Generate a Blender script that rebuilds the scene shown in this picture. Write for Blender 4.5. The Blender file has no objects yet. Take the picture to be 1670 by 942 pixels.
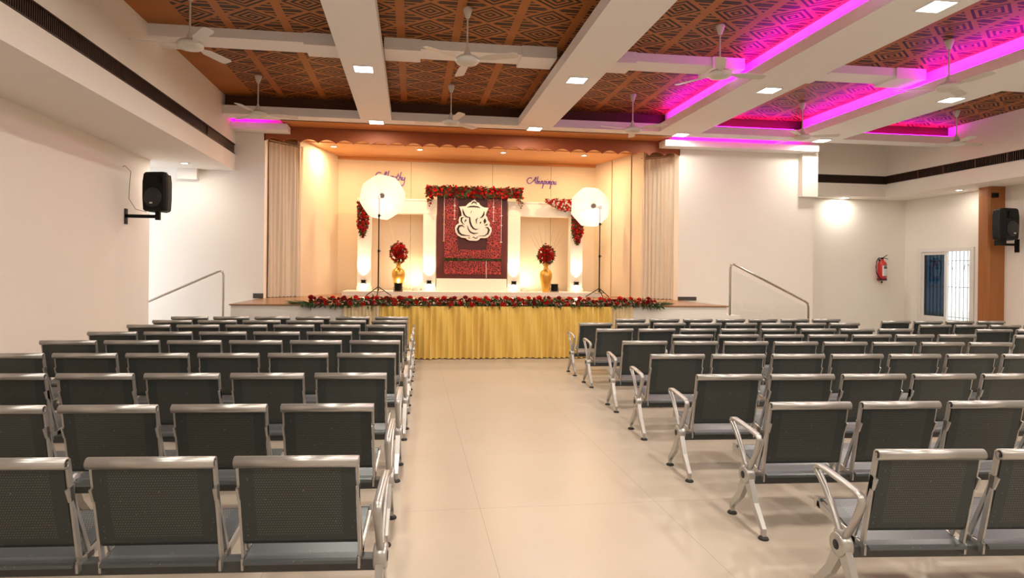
import bpy, math, random
from mathutils import Vector, Matrix
sc = bpy.context.scene
col = sc.collection
PI = math.pi

# ------------------------------------------------------------------ camera, world, exposure
PHI, ROLL, HC = math.atan(0.13), 0.011, 1.56
cam = bpy.data.cameras.new('camera'); co = bpy.data.objects.new('camera', cam); col.objects.link(co)
fw = Vector((math.sin(PHI), math.cos(PHI), 0)); r0 = Vector((math.cos(PHI), -math.sin(PHI), 0)); u0 = Vector((0, 0, 1))
rt = r0*math.cos(ROLL) + u0*math.sin(ROLL); up = -r0*math.sin(ROLL) + u0*math.cos(ROLL)
mw = Matrix((rt, up, -fw)).transposed().to_4x4(); mw.translation = Vector((0, 0, HC)); co.matrix_world = mw
cam.sensor_fit = 'HORIZONTAL'; cam.sensor_width = 36; cam.lens = 36*1000/1670
cam.shift_x, cam.shift_y = 0.019765, -0.017707; cam.clip_start = 0.05; cam.clip_end = 200
sc.camera = co
sc.view_settings.view_transform = 'Standard'; sc.view_settings.look = 'None'
sc.view_settings.gamma = 1; sc.view_settings.use_curve_mapping = False
sc.view_settings.exposure = 0.26
W = bpy.data.worlds.new('world'); sc.world = W; W.use_nodes = True
W.node_tree.nodes['Background'].inputs[0].default_value = (0.93, 0.97, 1.0, 1)
W.node_tree.nodes['Background'].inputs[1].default_value = 2.6
P_PANEL = 40       # watts of one square ceiling lamp
P_SPOT = 36        # stage ceiling downlight
P_LED = 3.8         # watts per metre of magenta strip
C_PANEL = (1.0, 0.91, 0.77); C_WARM = (1.0, 0.70, 0.40); C_LED = (1.0, 0.0, 0.88)

# ------------------------------------------------------------------ materials
def nt(name):
    m = bpy.data.materials.new(name); m.use_nodes = True; return m, m.node_tree, m.node_tree.nodes['Principled BSDF']
def mat(name, c, rough=.6, metal=0, noise=0, nscale=5, bump=0, bscale=40, coat=0, spec=.5, emit=None, es=0):
    m, t, b = nt(name)
    b.inputs['Base Color'].default_value = (*c, 1); b.inputs['Roughness'].default_value = rough
    b.inputs['Metallic'].default_value = metal; b.inputs['Coat Weight'].default_value = coat
    b.inputs['Specular IOR Level'].default_value = spec
    if emit: b.inputs['Emission Color'].default_value = (*emit, 1); b.inputs['Emission Strength'].default_value = es
    if noise or bump:
        tc = t.nodes.new('ShaderNodeTexCoord')
    if noise:
        n = t.nodes.new('ShaderNodeTexNoise'); n.inputs['Scale'].default_value = nscale; n.inputs['Detail'].default_value = 4
        t.links.new(tc.outputs['Object'], n.inputs['Vector'])
        mr = t.nodes.new('ShaderNodeMapRange'); mr.inputs[3].default_value = 1-noise; mr.inputs[4].default_value = 1+noise
        t.links.new(n.outputs[0], mr.inputs[0])
        mx = t.nodes.new('ShaderNodeVectorMath'); mx.operation = 'SCALE'; mx.inputs[0].default_value = c
        t.links.new(mr.outputs[0], mx.inputs[3]); t.links.new(mx.outputs[0], b.inputs['Base Color'])
    if bump:
        n2 = t.nodes.new('ShaderNodeTexNoise'); n2.inputs['Scale'].default_value = bscale
        t.links.new(tc.outputs['Object'], n2.inputs['Vector'])
        bp = t.nodes.new('ShaderNodeBump'); bp.inputs['Strength'].default_value = bump; bp.inputs['Distance'].default_value = .01
        t.links.new(n2.outputs[0], bp.inputs['Height']); t.links.new(bp.outputs[0], b.inputs['Normal'])
    return m
class G:                                  # tiny math-node helper
    def __init__(s, t): s.t = t
    def m(s, op, a, b=None, c=None):
        n = s.t.nodes.new('ShaderNodeMath'); n.operation = op
        for i, v in enumerate((a, b, c)):
            if v is None: continue
            if isinstance(v, (int, float)): n.inputs[i].default_value = v
            else: s.t.links.new(v, n.inputs[i])
        return n.outputs[0]
    def xyz(s):
        tc = s.t.nodes.new('ShaderNodeTexCoord'); sp = s.t.nodes.new('ShaderNodeSeparateXYZ')
        s.t.links.new(tc.outputs['Object'], sp.inputs[0]); s.tc = tc; return sp.outputs
    def mix(s, f, c1, c2):
        n = s.t.nodes.new('ShaderNodeMix'); n.data_type = 'RGBA'
        s.t.links.new(f, n.inputs[0])
        for i, v in ((6, c1), (7, c2)):
            if isinstance(v, tuple): n.inputs[i].default_value = (*v, 1)
            else: s.t.links.new(v, n.inputs[i])
        return n.outputs[2]

def jali_mat():
    m, t, b = nt('carved_wood'); g = G(t); x, y, z = g.xyz()
    u = g.m('MULTIPLY', g.m('ABSOLUTE', g.m('SUBTRACT', g.m('FRACT', g.m('DIVIDE', g.m('ADD', x, 77.19), .77)), .5)), 2)
    v = g.m('MULTIPLY', g.m('ABSOLUTE', g.m('SUBTRACT', g.m('FRACT', g.m('ADD', g.m('DIVIDE', g.m('ADD', y, 53.5-9.99), .535), .5)), .5)), 2)
    un = g.m('DIVIDE', u, .85); d = g.m('ADD', un, v)
    ring = g.m('MULTIPLY', g.m('LESS_THAN', g.m('FRACT', g.m('ADD', g.m('MULTIPLY', d, 3.15), .62)), .50), g.m('LESS_THAN', d, .97))
    tri = g.m('MULTIPLY', g.m('GREATER_THAN', d, 1.2), g.m('LESS_THAN', un, 1.0))
    tri = g.m('MULTIPLY', tri, g.m('LESS_THAN', g.m('FRACT', g.m('ADD', g.m('MULTIPLY', v, 3.4), .15)), .52))
    cut = g.m('MULTIPLY', g.m('MAXIMUM', ring, tri), g.m('GREATER_THAN', x, -3.03))
    n = t.nodes.new('ShaderNodeTexNoise'); n.inputs['Scale'].default_value = 1.7; n.inputs['Detail'].default_value = 5
    t.links.new(g.tc.outputs['Object'], n.inputs['Vector'])
    wood = g.mix(n.outputs[0], (.28, .092, .020), (.50, .19, .045))
    t.links.new(g.mix(cut, wood, (.008, .0035, .002)), b.inputs['Base Color'])
    bp = t.nodes.new('ShaderNodeBump'); bp.invert = True; bp.inputs['Strength'].default_value = .6; bp.inputs['Distance'].default_value = .012
    t.links.new(cut, bp.inputs['Height']); t.links.new(bp.outputs[0], b.inputs['Normal'])
    b.inputs['Roughness'].default_value = .5; b.inputs['Specular IOR Level'].default_value = .2; return m
def wood_mat(name, c1, c2, axis=0, rough=.4):
    m, t, b = nt(name); g = G(t); g.xyz()
    mp = t.nodes.new('ShaderNodeMapping'); s = [18, 18, 18]; s[axis] = 1.2; mp.inputs['Scale'].default_value = s
    n = t.nodes.new('ShaderNodeTexNoise'); n.inputs['Scale'].default_value = 1; n.inputs['Detail'].default_value = 6
    t.links.new(g.tc.outputs['Object'], mp.inputs[0]); t.links.new(mp.outputs[0], n.inputs['Vector'])
    t.links.new(g.mix(n.outputs[0], c1, c2), b.inputs['Base Color']); b.inputs['Roughness'].default_value = rough; return m
def floor_mat():
    m, t, b = nt('floor_tiles'); g = G(t); x, y, z = g.xyz()
    sx = g.m('ABSOLUTE', g.m('SUBTRACT', g.m('FRACT', g.m('DIVIDE', g.m('ADD', x, 12.0-.46), 1.2)), .5))
    sy = g.m('ABSOLUTE', g.m('SUBTRACT', g.m('FRACT', g.m('DIVIDE', g.m('ADD', y, 20.0), 1.2)), .5))
    seam = g.m('GREATER_THAN', g.m('MAXIMUM', sx, sy), .4985)
    n = t.nodes.new('ShaderNodeTexNoise'); n.inputs['Scale'].default_value = 1.1; n.inputs['Detail'].default_value = 5; n.inputs['Roughness'].default_value = .6
    t.links.new(g.tc.outputs['Object'], n.inputs['Vector'])
    base = g.mix(n.outputs[0], (.43, .365, .30), (.54, .465, .39))
    t.links.new(g.mix(seam, base, (.30, .25, .20)), b.inputs['Base Color'])
    r = t.nodes.new('ShaderNodeMapRange'); r.inputs[3].default_value = .24; r.inputs[4].default_value = .40
    t.links.new(n.outputs[0], r.inputs[0]); t.links.new(r.outputs[0], b.inputs['Roughness'])
    b.inputs['Specular IOR Level'].default_value = .5; return m
def perf_mat(name, base, dot):
    m, t, b = nt(name); g = G(t); x, y, z = g.xyz()
    s = 1/.0115
    pv = g.m('ADD', g.m('MULTIPLY', z, s), g.m('MULTIPLY', y, s*.5)); row = g.m('FLOOR', g.m('MULTIPLY', pv, 1.15))
    fx = g.m('SUBTRACT', g.m('FRACT', g.m('ADD', g.m('MULTIPLY', x, s), g.m('MULTIPLY', row, .5))), .5)
    fz = g.m('SUBTRACT', g.m('FRACT', g.m('MULTIPLY', pv, 1.15)), .5)
    r2 = g.m('ADD', g.m('MULTIPLY', fx, fx), g.m('MULTIPLY', fz, fz))
    dots = g.m('MULTIPLY', g.m('LESS_THAN', r2, .075), g.m('LESS_THAN', g.m('ABSOLUTE', x), .185))
    band = g.m('MULTIPLY', g.m('GREATER_THAN', z, .43), g.m('LESS_THAN', z, .735))
    seatb = g.m('MULTIPLY', g.m('GREATER_THAN', y, .19), g.m('LESS_THAN', y, .45))
    dots = g.m('MULTIPLY', dots, g.m('MAXIMUM', band, seatb))
    n = t.nodes.new('ShaderNodeTexNoise'); n.inputs['Scale'].default_value = 60
    t.links.new(g.tc.outputs['Object'], n.inputs['Vector'])
    dust = g.m('MULTIPLY', g.m('GREATER_THAN', n.outputs[0], .735), .5)
    c = g.mix(dots, base, dot); c = g.mix(dust, c, (.35, .34, .32))
    t.links.new(c, b.inputs['Base Color'])
    b.inputs['Roughness'].default_value = .36; b.inputs['Metallic'].default_value = .35; b.inputs['Specular IOR Level'].default_value = .5
    return m
def carved_red():
    m, t, b = nt('carved_red'); g = G(t); g.xyz()
    v = t.nodes.new('ShaderNodeTexVoronoi'); v.feature = 'DISTANCE_TO_EDGE'; v.inputs['Scale'].default_value = 19
    t.links.new(g.tc.outputs['Object'], v.inputs['Vector'])
    ln = g.m('LESS_THAN', v.outputs['Distance'], .085)
    t.links.new(g.mix(ln, (.075, .004, .004), (.50, .05, .04)), b.inputs['Base Color']); b.inputs['Roughness'].default_value = .35
    bp = t.nodes.new('ShaderNodeBump'); bp.inputs['Strength'].default_value = .6; bp.inputs['Distance'].default_value = .01
    t.links.new(ln, bp.inputs['Height']); t.links.new(bp.outputs[0], b.inputs['Normal']); return m
def cloth_mat(name, c, trans=.3, rough=.7, sheen=.3):
    m, t, b = nt(name); b.inputs['Base Color'].default_value = (*c, 1); b.inputs['Roughness'].default_value = rough
    b.inputs['Sheen Weight'].default_value = sheen
    tr = t.nodes.new('ShaderNodeBsdfTranslucent'); tr.inputs[0].default_value = (*c, 1)
    mx = t.nodes.new('ShaderNodeMixShader'); mx.inputs[0].default_value = trans
    t.links.new(b.outputs[0], mx.inputs[1]); t.links.new(tr.outputs[0], mx.inputs[2])
    t.links.new(mx.outputs[0], t.nodes['Material Output'].inputs[0]); return m
def glass_mat(name, tint, mixf=.1):
    m, t, b = nt(name); t.nodes.remove(b)
    tr = t.nodes.new('ShaderNodeBsdfTransparent'); tr.inputs[0].default_value = (*tint, 1)
    gl = t.nodes.new('ShaderNodeBsdfGlossy'); gl.inputs['Roughness'].default_value = .03
    mx = t.nodes.new('ShaderNodeMixShader'); mx.inputs[0].default_value = mixf
    t.links.new(tr.outputs[0], mx.inputs[1]); t.links.new(gl.outputs[0], mx.inputs[2])
    t.links.new(mx.outputs[0], t.nodes['Material Output'].inputs[0]); return m
def emis(name, c, s): return mat(name, (.8, .8, .8), .5, emit=c, es=s)

WALL = mat('wall_paint', (.87, .825, .765), .75, noise=.02, nscale=1.5, bump=.05, bscale=120)
BEAM = mat('beam_paint', (.88, .88, .88), .7, noise=.015, nscale=2)
JALI = jali_mat(); FLOOR = floor_mat()
DWOOD = wood_mat('dark_wood', (.045, .014, .006), (.10, .032, .012), 0)
OWOOD = wood_mat('orange_wood', (.55, .22, .06), (.78, .36, .12), 0, .35)
COLWOOD = wood_mat('column_wood', (.30, .10, .022), (.42, .155, .04), 2, .35)
VALW = wood_mat('valance_cloth', (.26, .055, .010), (.34, .085, .016), 0, .6)
STFLOOR = wood_mat('stage_floor', (.28, .12, .045), (.42, .20, .08), 0, .25)
CREAM = mat('cream_panel', (.80, .66, .48), .6, noise=.02)
ARCHM = mat('backdrop_white', (.86, .80, .70), .5)
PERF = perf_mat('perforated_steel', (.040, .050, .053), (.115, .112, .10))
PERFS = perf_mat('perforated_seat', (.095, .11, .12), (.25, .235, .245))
ALU = mat('aluminium', (.47, .465, .455), .36, .8, noise=.06, nscale=12)
BEAMST = mat('painted_steel', (.07, .075, .078), .4, .4)
RUBBER = mat('rubber', (.012, .012, .012), .6)
STEEL = mat('stainless', (.55, .52, .48), .25, 1)
BLACK = mat('black_plastic', (.004, .004, .004), .5, spec=.2, noise=.2, nscale=30)
GRILLB = mat('speaker_grille', (.02, .02, .02), .6, bump=.5, bscale=300)
VENT = mat('vent_brown', (.035, .015, .008), .5); VENT2 = mat('vent_louvre', (.16, .10, .07), .4, .3)
FANW = mat('fan_enamel', (.66, .63, .58), .35)
GOLD = mat('gold', (.72, .42, .09), .28, .75, noise=.1, nscale=6)
ROSE = mat('rose_red', (.66, .018, .014), .5, noise=.3, nscale=20); ROSE2 = mat('rose_deep', (.33, .006, .012), .5, noise=.3, nscale=20)
PINK = mat('pink_petal', (.85, .45, .45), .5); WHITEP = mat('white_petal', (.85, .82, .75), .5)
LEAF = mat('leaf_green', (.045, .085, .02), .5, noise=.35, nscale=12); TWIG = mat('twig', (.35, .25, .13), .7)
SKIRT = cloth_mat('gold_satin', (.84, .56, .12), .08, .42, .4)
SHEER = cloth_mat('pale_satin', (.80, .62, .36), .15, .45, .4)
CURT = cloth_mat('curtain_cream', (.92, .82, .66), .25, .75, .2)
UMB = cloth_mat('umbrella_fabric', (.95, .93, .90), .85, .7, 0)
MAROON = mat('maroon_board', (.095, .011, .008), .4, noise=.12, nscale=3)
CARVED = carved_red()
GANW = mat('cutout_white', (.86, .80, .72), .5); INK = mat('cutout_black', (.012, .01, .008), .5)
PURPLE = mat('purple_letter', (.16, .06, .50), .5)
RED = mat('extinguisher_red', (.50, .015, .02), .3, coat=.4); LABELW = mat('paper_label', (.75, .73, .72), .6)
LAMP = emis('lamp_white', (1, .95, .88), 14); LAMPW = emis('lamp_warm', (1, .85, .62), 22); LEDM = emis('led_magenta', (1, .0, 1), 12)
BLUEG = glass_mat('tinted_glass', (.07, .13, .17), .08); CLEARG = glass_mat('clear_glass', (.97, .98, .98), .05)
UPVC = mat('window_frame_white', (.80, .77, .75), .4); BARM = mat('grille_grey', (.60, .63, .66), .5)
CARD = mat('cardboard', (.50, .33, .18), .8); SKIRTING = mat('skirting_grey', (.07, .06, .055), .3)
GROUND = mat('outside_ground', (.45, .50, .38), .9, noise=.2, nscale=1)

# ------------------------------------------------------------------ mesh builder
class MB:
    def __init__(s): s.v = []; s.f = []; s.sm = []
    def add(s, vs, fs, smooth=False):
        o = len(s.v); s.v += [tuple(v) for v in vs]; s.f += [tuple(i+o for i in f) for f in fs]; s.sm += [smooth]*len(fs); return s
    def box(s, x0, x1, y0, y1, z0, z1):
        vs = [(x, y, z) for x in (x0, x1) for y in (y0, y1) for z in (z0, z1)]
        return s.add(vs, [(0, 1, 3, 2), (4, 6, 7, 5), (0, 4, 5, 1), (2, 3, 7, 6), (0, 2, 6, 4), (1, 5, 7, 3)])
    def prism(s, poly, a, b, axis='x', smooth=False):       # polygon in the plane normal to axis
        n = len(poly)
        def P(p, t): return (t, p[0], p[1]) if axis == 'x' else ((p[0], t, p[1]) if axis == 'y' else (p[0], p[1], t))
        s.add([P(p, a) for p in poly] + [P(p, b) for p in poly], [tuple(range(n))[::-1], tuple(range(n, 2*n))])
        return s.add([P(p, a) for p in poly] + [P(p, b) for p in poly], [(i, (i+1) % n, n+(i+1) % n, n+i) for i in range(n)], smooth)
    def bar(s, p, q, w, x0, x1, w2=None):                   # flat bar in the yz plane between x0 and x1
        w2 = w if w2 is None else w2
        d = Vector((q[0]-p[0], q[1]-p[1])).normalized(); n = Vector((-d.y, d.x))
        return s.prism([(p[0]+n.x*w/2, p[1]+n.y*w/2), (p[0]-n.x*w/2, p[1]-n.y*w/2), (q[0]-n.x*w2/2, q[1]-n.y*w2/2), (q[0]+n.x*w2/2, q[1]+n.y*w2/2)], x0, x1)
    def sweep(s, pts, prof, closed=False, upv=(0, 0, 1), smooth=True, cap=True):   # prof: list of (a,b) in (side, up) or callable(i)
        pts = [Vector(p) for p in pts]; n = len(pts); rings = []
        for i, p in enumerate(pts):
            a = pts[i-1] if (i > 0 or closed) else p; b = pts[(i+1) % n] if (i < n-1 or closed) else p
            d = (b-a).normalized(); u = Vector(upv)
            if abs(d.dot(u)) > .98: u = Vector((0, 1, 0)) if abs(d.y) < .9 else Vector((1, 0, 0))
            sd = d.cross(u).normalized(); u2 = sd.cross(d).normalized()
            pr = prof(i) if callable(prof) else prof
            rings.append([p + sd*a_ + u2*b_ for a_, b_ in pr])
        k = len(rings[0]); vs = [v for r in rings for v in r]; fs = []
        for i in range(n if closed else n-1):
            j = (i+1) % n
            for q in range(k): fs.append((i*k+q, i*k+(q+1) % k, j*k+(q+1) % k, j*k+q))
        s.add(vs, fs, smooth)
        if cap and not closed:
            s.add(rings[0], [tuple(range(k))[::-1]]); s.add(rings[-1], [tuple(range(k))])
        return s
    def tube(s, pts, r, k=8, r2=None, closed=False):
        n = len(pts)
        def pr(i):
            rr = r if r2 is None else r + (r2-r)*i/max(1, n-1)
            return [(rr*math.cos(2*PI*q/k), rr*math.sin(2*PI*q/k)) for q in range(k)]
        return s.sweep(pts, pr, closed)
    def lathe(s, prof, c=(0, 0, 0), k=20, axis='z', smooth=True):   # prof list of (r, h)
        vs = []
        for r, h in prof:
            for q in range(k):
                a = 2*PI*q/k; x, y = r*math.cos(a), r*math.sin(a)
                vs.append((c[0]+x, c[1]+y, c[2]+h) if axis == 'z' else ((c[0]+h, c[1]+x, c[2]+y) if axis == 'x' else (c[0]+x, c[1]+h, c[2]+y)))
        fs = [(i*k+q, i*k+(q+1) % k, (i+1)*k+(q+1) % k, (i+1)*k+q) for i in range(len(prof)-1) for q in range(k)]
        return s.add(vs, fs, smooth)
    def disc(s, r, c, k=20, axis='z'): return s.lathe([(0.0005, 0), (r, 0)], c, k, axis, False)
    def cyl(s, r, h0, h1, c=(0, 0, 0), k=16, axis='z'):
        s.lathe([(r, h0), (r, h1)], c, k, axis); s.lathe([(.0002, h0), (r, h0)], c, k, axis, False); return s.lathe([(r, h1), (.0002, h1)], c, k, axis, False)
    def build(s, name, m, parent=None, loc=None):
        me = bpy.data.meshes.new(name); me.from_pydata(s.v, [], s.f); me.materials.append(m)
        me.polygons.foreach_set('use_smooth', s.sm); me.update()
        o = bpy.data.objects.new(name, me); col.objects.link(o)
        if parent: o.parent = parent
        if loc: o.location = loc
        return o
def bevel(o, w=.008, seg=2):
    md = o.modifiers.new('bevel', 'BEVEL'); md.width = w; md.segments = seg; md.limit_method = 'ANGLE'; return o
def tag(o, label=None, cat=None, group=None, kind=None):
    if label: o['label'] = label
    if cat: o['category'] = cat
    if group: o['group'] = group
    if kind: o['kind'] = kind
    return o
def thing(name, loc, label, cat, rz=0, group=None):
    o = bpy.data.objects.new(name, None); col.objects.link(o); o.location = loc; o.rotation_euler = (0, 0, rz); o.empty_display_size = .1
    return tag(o, label, cat, group)
def struct(name, mb, m, label=None):
    o = mb.build(name, m); o['kind'] = 'structure'
    if label: o['label'] = label
    return o
KIDS = {}
def copy_tree(o, parent=None):
    c = o.copy(); col.objects.link(c)
    if parent: c.parent = parent; c.matrix_parent_inverse = Matrix()
    for ch in list(o.children): copy_tree(ch, c)
    return c
def area(name, loc, size, power, color, parent=None, rot=(0, 0, 0), sy=None, spread=PI):
    l = bpy.data.lights.new(name, 'AREA'); l.energy = power; l.color = color; l.size = size; l.spread = spread
    if sy: l.shape = 'RECTANGLE'; l.size_y = sy
    o = bpy.data.objects.new(name, l); col.objects.link(o); o.location = loc; o.rotation_euler = rot
    if parent: o.parent = parent
    return o
def spot(name, loc, power, color, angle, rot, parent=None, blend=.6, r=.03):
    l = bpy.data.lights.new(name, 'SPOT'); l.energy = power; l.color = color; l.spot_size = angle; l.spot_blend = blend; l.shadow_soft_size = r
    o = bpy.data.objects.new(name, l); col.objects.link(o); o.location = loc; o.rotation_euler = rot
    if parent: o.parent = parent
    return o

# ------------------------------------------------------------------ the hall
YF, YB = 13.0, -3.5
XL, XR = -4.8, 12.9            # side walls under the soffits
XLB, XRB = -3.58, 11.85        # bulkhead faces
ZS, ZB, ZL, ZC = 3.53, 4.47, 4.63, 4.86   # soffit, beam bottom, ledge top, carved panel
b = MB(); b.box(-8, 15.2, YB-.2, 17, -.2, 0); struct('floor', b, FLOOR)
b = MB(); b.box(XLB, XRB, YB, 12.3, ZC, ZC+.03); struct('ceiling', b, JALI, 'carved brown wood ceiling panels with diamond lattice')
b = MB(); b.box(-8, 15.2, YB-.2, 17.2, ZC+.5, ZC+.6); b.box(-8, 15.2, 12.3, 17.2, ZC+.04, ZC+.1)
struct('trim_1', b, WALL)
# left wall (ends at a niche), bulkhead above, soffit
b = MB(); b.box(XL-.25, XL, YB, 12.0, 0, ZS); struct('wall_left', b, WALL)
b = MB(); b.box(-8, XLB, YB, YF, ZS, ZS+.33); b.box(XLB-.3, XLB-.05, YB, YF, ZS+.33, ZC+.5); b.box(XLB-.05, XLB, YB, YF, 4.07, ZC+.5); struct('trim_2', b, WALL)
b = MB(); b.box(-8, -7.8, 11.5, YF, 0, ZS)
struct('wall_niche', b, WALL)
# right wall with window opening, bulkhead and soffit
WY0, WY1, WZ0, WZ1 = 12.66, 14.17, .44, 2.21
b = MB(); b.box(XR, XR+.2, YB, WY0, 0, ZS); b.box(XR, XR+.2, WY1, 14.8, 0, ZS); b.box(XR, XR+.2, WY0, WY1, 0, WZ0); b.box(XR, XR+.2, WY0, WY1, WZ1, ZS)
struct('wall_right', b, WALL)
b = MB(); b.box(XRB, 15, YB, 14.8, ZS, ZS+.32); b.box(XRB+.05, XRB+.3, YB, 14.1, ZS+.32, ZC+.5); b.box(XRB, XRB+.05, YB, 14.1, 4.06, ZC+.5)
b.box(9.12, XRB, 14.1, 14.8, ZS, ZS+.32); b.box(9.12, XRB+.05, 14.15, 14.4, ZS+.32, ZC+.2); b.box(9.12, XRB+.05, 14.1, 14.15, 4.06, ZC+.2)
struct('trim_3', b, WALL)
b = MB(); b.box(9.0, XR+.2, 14.65, 14.85, 0, ZS); struct('wall_right_front', b, WALL)
# front wall either side of the stage opening
OX0, OX1, ZST = -3.0, 5.87, .95
b = MB(); b.box(-8, OX0, YF, YF+.25, 0, ZC+.1); b.box(OX1, 9.12, YF, YF+.25, 0, ZC+.1); b.box(OX0, OX1, YF, YF+.25, ZB+.02, ZC+.1)
b.box(9.0, 9.12, YF+.25, 14.65, 0, ZC+.1)
struct('wall_front', b, WALL)
b = MB(); b.box(8.74, 9.12, 12.86, YF, 3.32, ZB); b.box(-4.64, -4.27, 12.86, YF, 3.32, ZS); struct('trim_4', b, WALL)
b = MB(); b.box(-8, 15.2, YB-.2, YB, 0, ZC+.5); struct('wall_back', b, WALL)
# beams
bm = [(-1.02, -.43), (2.08, 2.78), (5.03, 5.92), (8.12, 9.15)]
n = 5
for x0, x1 in bm:
    b = MB(); b.box(x0, x1, YB, 12.11, ZB, ZL); b.box(x0+.16, x1-.1, YB, 12.2, ZL, ZC); struct('trim_%d' % n, b, BEAM); n += 1
b = MB(); b.box(XLB, XRB, 12.1, 12.48, ZB, ZL); struct('trim_%d' % n, b, BEAM); n += 1
b = MB(); b.box(XLB, XRB, 12.28, 12.42, ZL, ZC+.1); struct('trim_%d' % n, b, DWOOD); n += 1
xs = [XLB]+[q for p in bm for q in p]+[XRB]
for yc in (8.86, 5.72, 2.6, -.5):
    b = MB()
    for i in range(0, len(xs), 2):
        a, c = xs[i], xs[i+1]
        b.box(a, c, yc, yc+.42, 4.73, ZC)
        b.box(a, a+.52, yc-.03, yc+.46, 4.69, ZC-.001); b.box(c-.52, c, yc-.03, yc+.46, 4.69, ZC-.001)
    struct('trim_%d' % n, b, BEAM); n += 1
# cove slabs over the stage side walls
b = MB(); b.box(XLB, -2.5, 12.62, YF, 4.31, 4.44); b.box(5.4, 9.0, 12.66, YF, 4.31, 4.44); struct('trim_%d' % n, b, BEAM); n += 1
# wooden head soffit between front beam and opening
b = MB(); b.box(-2.6, 5.5, 12.42, YF+.1, ZB, ZB+.02); b.box(XLB, -2.6, 12.42, YF, ZC-.1, ZC); b.box(5.5, 9.12, 12.42, YF, ZC-.1, ZC); struct('trim_%d' % n, b, OWOOD); n += 1

# vents along both bulkheads (slatted)
def vent(name, label, axis, c, a0, a1, z0, z1, m, pitch, parent=None):
    b = MB()
    k = int((a1-a0)/pitch)
    if axis == 'y':
        b.box(min(c, c+.02), max(c, c+.02), a0, a1, z0, z1)
        s = -1 if c > 0 else 1
        for i in range(k): y = a0+(i+.5)*pitch; b.box(min(c, c+.04*s), max(c, c+.04*s), y-pitch*.22, y+pitch*.22, z0, z1)
    return b.build(name, m, parent)
t = thing('air_vent', (XLB, 5, 4.0), 'long dark brown slatted air vent running along the left bulkhead', 'air vent')
t.location = (0, 0, 0)
vent('slat_panel', '', 'y', XLB-.05, YB, 11.3, 3.88, 4.05, VENT, .035, t)
b = MB(); b.box(XLB-.06, XLB-.03, 11.34, 12.98, 3.88, 4.05)
for i in range(7): z = 3.892+i*.023; b.box(XLB-.03, XLB-.008, 11.34, 12.98, z, z+.008)
tag(b.build('louvre', VENT2, t), 'lighter brown louvred end section')
b = MB(); b.box(XLB-.045, XLB+.004, YB, 12.99, 4.05, 4.068); b.box(XLB-.045, XLB+.004, YB, 12.99, 3.862, 3.88); b.box(XLB-.04, XLB+.004, 11.3, 11.34, 3.88, 4.05); b.build('vent_frame', VENT, t)
t = thing('air_vent', (0, 0, 0), 'dark brown slatted air vent running along the right bulkhead and round its corner', 'air vent')
vent('slat_panel', '', 'y', XRB+.05, YB, 14.1, 3.87, 4.05, VENT, .045, t)
b = MB(); b.box(9.14, XRB+.06, 14.11, 14.148, 3.86, 4.055)
for i in range(60): x = 9.16+i*.045; b.box(x, x+.02, 14.11, 14.13, 3.87, 4.05)
b.build('slat_panel', VENT, t)
b = MB(); b.box(XRB-.004, XRB+.045, YB, 14.1, 4.05, 4.06)
for y in (10.2, 10.9, 11.6, 12.4, 13.1): b.box(XRB-.006, XRB+.03, y-.012, y+.012, 3.87, 4.05)
b.build('vent_frame', wood_mat('vent_frame_wood', (.10, .04, .018), (.15, .06, .028)), t)

# ------------------------------------------------------------------ lamps in the ceiling
def panel_lamp(x, y, z, label, group, s=.13, power=P_PANEL, vis=True):
    t = thing('ceiling_light', (x, y, z), label, 'ceiling light', 0, group)
    b = MB(); o = s+.02
    b.box(-o, o, -o, -s, -.012, 0); b.box(-o, o, s, o, -.012, 0); b.box(-o, -s, -s, s, -.012, 0); b.box(s, o, -s, s, -.012, 0); b.build('lamp_frame', BEAM, t)
    b = MB(); b.box(-s, s, -s, s, -.007, 0); b.build('diffuser', LAMP, t)
    area('lamp_light', (0, 0, -.02), 2*s, power, C_PANEL, t)
rowsY = {12.3: 'at the crossing nearest the stage', 9.07: 'at the second crossing from the stage', 5.95: 'at the crossing nearest the camera', 2.8: 'above the rear seats', -.3: 'at the back of the hall'}
names = {-.73: 'leftmost ceiling beam', 2.45: 'second ceiling beam', 5.58: 'third ceiling beam', 8.8: 'rightmost ceiling beam'}
for x, bn in names.items():
    for y, rn in rowsY.items():
        panel_lamp(x, y, ZB, 'square lamp in the %s, %s' % (bn, rn), 'square lamps in the ceiling beams', power=P_PANEL*(1.35 if y < 4 else (.5 if y > 12 else 1)))
panel_lamp(10.95, 14.42, ZS, 'round-edged small lamp in the low soffit shining on the wall above the fire extinguisher', 'soffit lamps', .09, 13)
panel_lamp(12.4, 12.55, ZS, 'small soffit lamp in front of the wooden column on the right', 'soffit lamps', .05, 6)
panel_lamp(12.4, 8.6, ZS, 'small soffit lamp over the right side wall nearer the camera', 'soffit lamps', .05, 9)
panel_lamp(-4.27, 12.2, ZS, 'small soffit lamp above the left speaker', 'soffit lamps', .05, 10)
# daylight reaching the niche on the left through an open doorway
area('niche_daylight', (-7.7, 12.3, 1.8), 1.2, 34, (.62, .76, 1.0), None, (0, -PI/2, 0), 2.6)

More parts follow.
